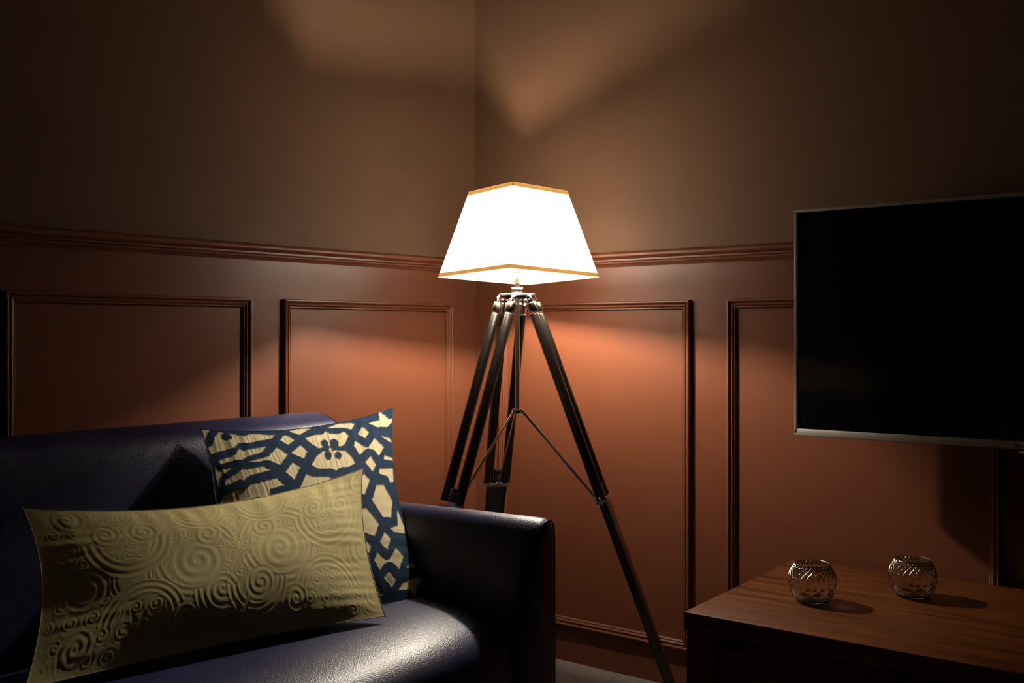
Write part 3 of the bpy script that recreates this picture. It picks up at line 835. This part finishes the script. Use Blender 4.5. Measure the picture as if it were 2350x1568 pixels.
# ------------------------------------------------------------------ tealight glasses
def votive(loc, label, lean=0.0):
    root = thing('tealight_glass', loc, label, 'candle holder', 'pressed glass tealight holders on the cabinet')
    c = Vector(loc)
    prof = [(0.030, 0.0), (0.034, 0.0015), (0.041, 0.010), (0.0475, 0.022), (0.0510, 0.038), (0.0500, 0.052), (0.0455, 0.065), (0.0390, 0.0745), (0.0365, 0.0790), (0.0372, 0.0825)]
    def rad(z):
        zs = [p[1] for p in prof]; return float(np.interp(z, zs, [p[0] for p in prof]))
    nz, na = 44, 120
    v = []; f = []
    for i in range(nz + 1):
        z = 0.0825 * i / nz
        for kq in range(na):
            t = 2 * math.pi * kq / na
            a1 = 10 * t + z * 300; a2 = 10 * t - z * 300
            env = max(0.0, min(1.0, (z - 0.006) / 0.008)) * max(0.0, min(1.0, (0.066 - z) / 0.01))
            d = -0.0016 * env * (max(0, math.cos(a1)) ** 10 + max(0, math.cos(a2)) ** 10) + 0.0008 * env * math.cos(a1) * math.cos(a2)
            r = rad(z) + d
            v.append(c + V(r * math.cos(t), r * math.sin(t), z))
    for i in range(nz + 1):
        z = 0.0825 - (0.0825 - 0.008) * i / nz
        for kq in range(na):
            t = 2 * math.pi * kq / na
            r = rad(z) - 0.0042 if i < nz else 0.028
            if i == 0: r = rad(z) - 0.003
            v.append(c + V(r * math.cos(t), r * math.sin(t), z))
    n = 2 * (nz + 1)
    for i in range(n - 1):
        for kq in range(na):
            f.append([i * na + kq, i * na + (kq + 1) % na, (i + 1) * na + (kq + 1) % na, (i + 1) * na + kq])
    f.append(list(range(na))[::-1]); f.append([(n - 1) * na + kq for kq in range(na)])
    mesh_object('glass_body', v, f, M['glass'], root)
    # silver lace collar on the shoulder: pierced ring of small scallops
    g = G()
    def sp(t, z, off=0.0007):
        r = rad(z) + off; return c + V(r * math.cos(t), r * math.sin(t), z)
    ns = 26
    for row, (z0, amp) in enumerate(((0.0775, 0.0022), (0.0725, 0.0026), (0.0670, 0.0030), (0.0610, 0.0034))):
        pts = [sp(2 * math.pi * q / (ns * 8), z0 + amp * math.cos(2 * math.pi * q / 8 + row * math.pi)) for q in range(ns * 8)]
        g.tube(pts, 0.0011 if row else 0.0016, 5, closed=True)
    for q in range(ns):
        t = 2 * math.pi * q / ns
        for z in (0.075, 0.0645):
            p = sp(t + (math.pi / ns if z < 0.07 else 0), z); nn = Vector((math.cos(t), math.sin(t), 0.5)).normalized()
            g.lathe([(0.0001, 0.0012), (0.0014, 0.0008), (0.0022, 0.0), (0.0014, -0.0006)], p, nn, 8)
        p = sp(t, 0.0545); g.lathe([(0.0001, 0.0014), (0.0012, 0.0009), (0.0017, 0.0)], p, Vector((math.cos(t), math.sin(t), 0.2)), 8)
    g.tube([sp(2 * math.pi * q / 72, 0.0815, 0.0004) for q in range(72)], 0.0012, 6, closed=True)
    lc = g.build('silver_collar', M['silver_lace'], root); lc['label'] = 'tarnished silver lace rim'
    return root
votive((1.277, -0.419, CZ), 'clear pressed glass tealight holder nearer the cabinet\'s left front corner')
votive((1.441, -0.247, CZ), 'clear pressed glass tealight holder further back on the cabinet, nearer the wall')
